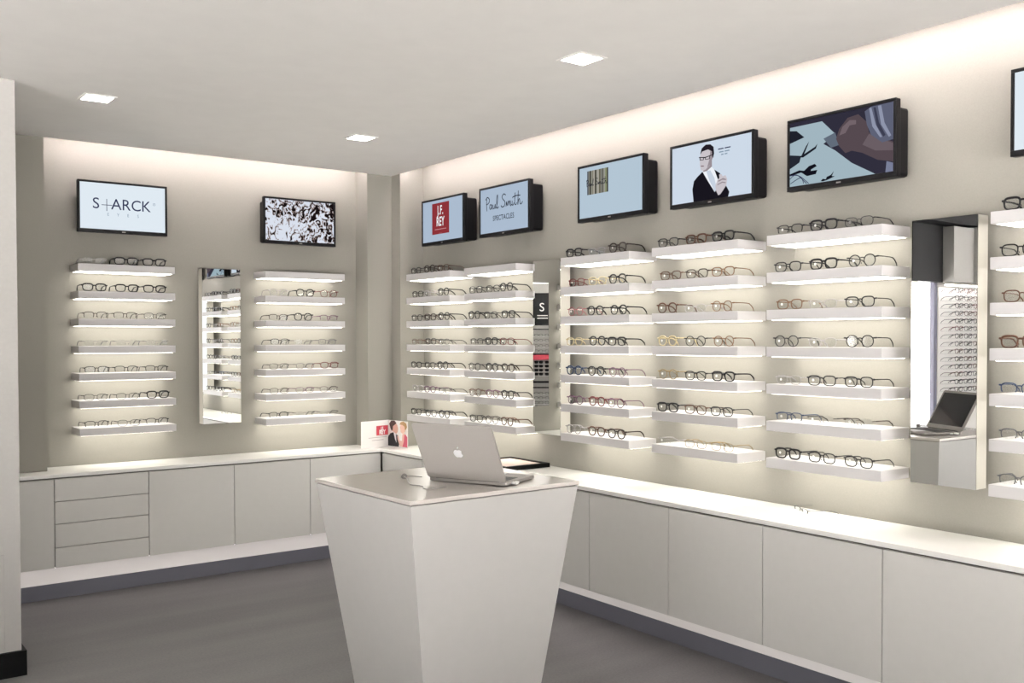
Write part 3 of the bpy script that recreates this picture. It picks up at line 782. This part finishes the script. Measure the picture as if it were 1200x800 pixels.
# freestanding display near the left wall
t = empty('display_tower', (-2.4, .11, 0), PI - .64, 'tall white display tower with dark poster, seen in the narrow right wall mirror', 'display')
bm = bmesh.new(); bx(bm, (-.45, 0, 0), (.45, .14, 2.28)); obj('body', bm, M['wall_white'], t, .003)
bm = bmesh.new(); bx(bm, (-.40, -.004, 1.65), (.40, -.0005, 2.14)); p_ = obj('poster', bm, M['door'], t)
text('S', .05, 1.92, .18, M['paper'], p_, 1., y=-.0045)
strokes('lettering', [[(-.02, 1.80), (.14, 1.80)], [(-.02, 1.76), (.14, 1.76)]], 0, 0, 1, .012, M['paper'], p_, y=-.0045)
for z0, z1, m_ in ((1.585, 1.60, 'door'), (1.13, 1.205, 'postred'), (1.205, 1.225, 'door'), (.78, .81, 'door'), (.70, .72, 'door')):
    bm = bmesh.new(); bx(bm, (-.42, -.03, z0), (.42, -.0005, z1)); obj('shelf_case', bm, M[m_], t)
bm = bmesh.new()
rows_t = (1.48, 1.40, 1.32, 1.24, 1.07, 1.01, .95, .89, .60, .53, .46, .39)
for z in rows_t: bx(bm, (-.40, -.025, z - .004), (.40, -.0005, z - .001))
obj('rack', bm, M['paper'], t)
def sun_mesh():
    f, te, le, st = glasses_meshes('T', 'k'); bm = bmesh.new(); bm.from_mesh(f)
    for m in le: bm.from_mesh(m)
    return mesh('sunglasses', bm, M['fk'])
fr_ = bmesh.new(); fr_.from_mesh(glasses_meshes('R', 'k')[0]); fr_ = mesh('glasses', fr_, M['fk']); sn_ = sun_mesh()
mw = Matrix.Translation((-2.4, .11, 0)) @ Matrix.Rotation(PI - .64, 4, 'Z')
for q, z in enumerate(rows_t):
    for c in range(5):
        dark = 4 <= q < 8
        o = link(bpy.data.objects.new('sunglasses' if dark else 'glasses', sn_ if dark else fr_))
        o.matrix_world = mw @ Matrix.Translation((-.32 + .16 * c, -.016, z))
        tag(o, '%s on the tall display tower, row %d from top, column %d' % ('dark sunglasses' if dark else 'thin frame', q + 1, c + 1), 'glasses', 'frames on the display tower')

# outside the doorway and shop front
struct('ground', [((-14, -14, -.10), (12, 16, -.081))], M['pave'])
box('street_wall', (-9.0, 7.4, -.08), (-.9, 7.6, .66), M['paper'])
tag(bpy.data.objects['street_wall'], 'low white wall outside the doorway seen in the mirror', 'wall')

# ------------------------------------------------------------------ world and view
w = bpy.data.worlds.new('sky'); SC.world = w; w.use_nodes = True
bg = w.node_tree.nodes['Background']; bg.inputs['Color'].default_value = (.98, .98, 1., 1); bg.inputs['Strength'].default_value = 1.5
sun = bpy.data.lights.new('sun', 'SUN'); sun.energy = 150; sun.angle = math.radians(1); sun.color = (1, .97, .95)
so = link(bpy.data.objects.new('sun', sun)); so.rotation_euler = Vector((-.25, -1, -1.9)).to_track_quat('-Z', 'Y').to_euler()  # added to brighten the ceiling by bounce off the unseen paving
vs = SC.view_settings; vs.view_transform = 'Standard'; vs.look = 'None'; vs.gamma = 1; vs.use_curve_mapping = False; vs.exposure = .06
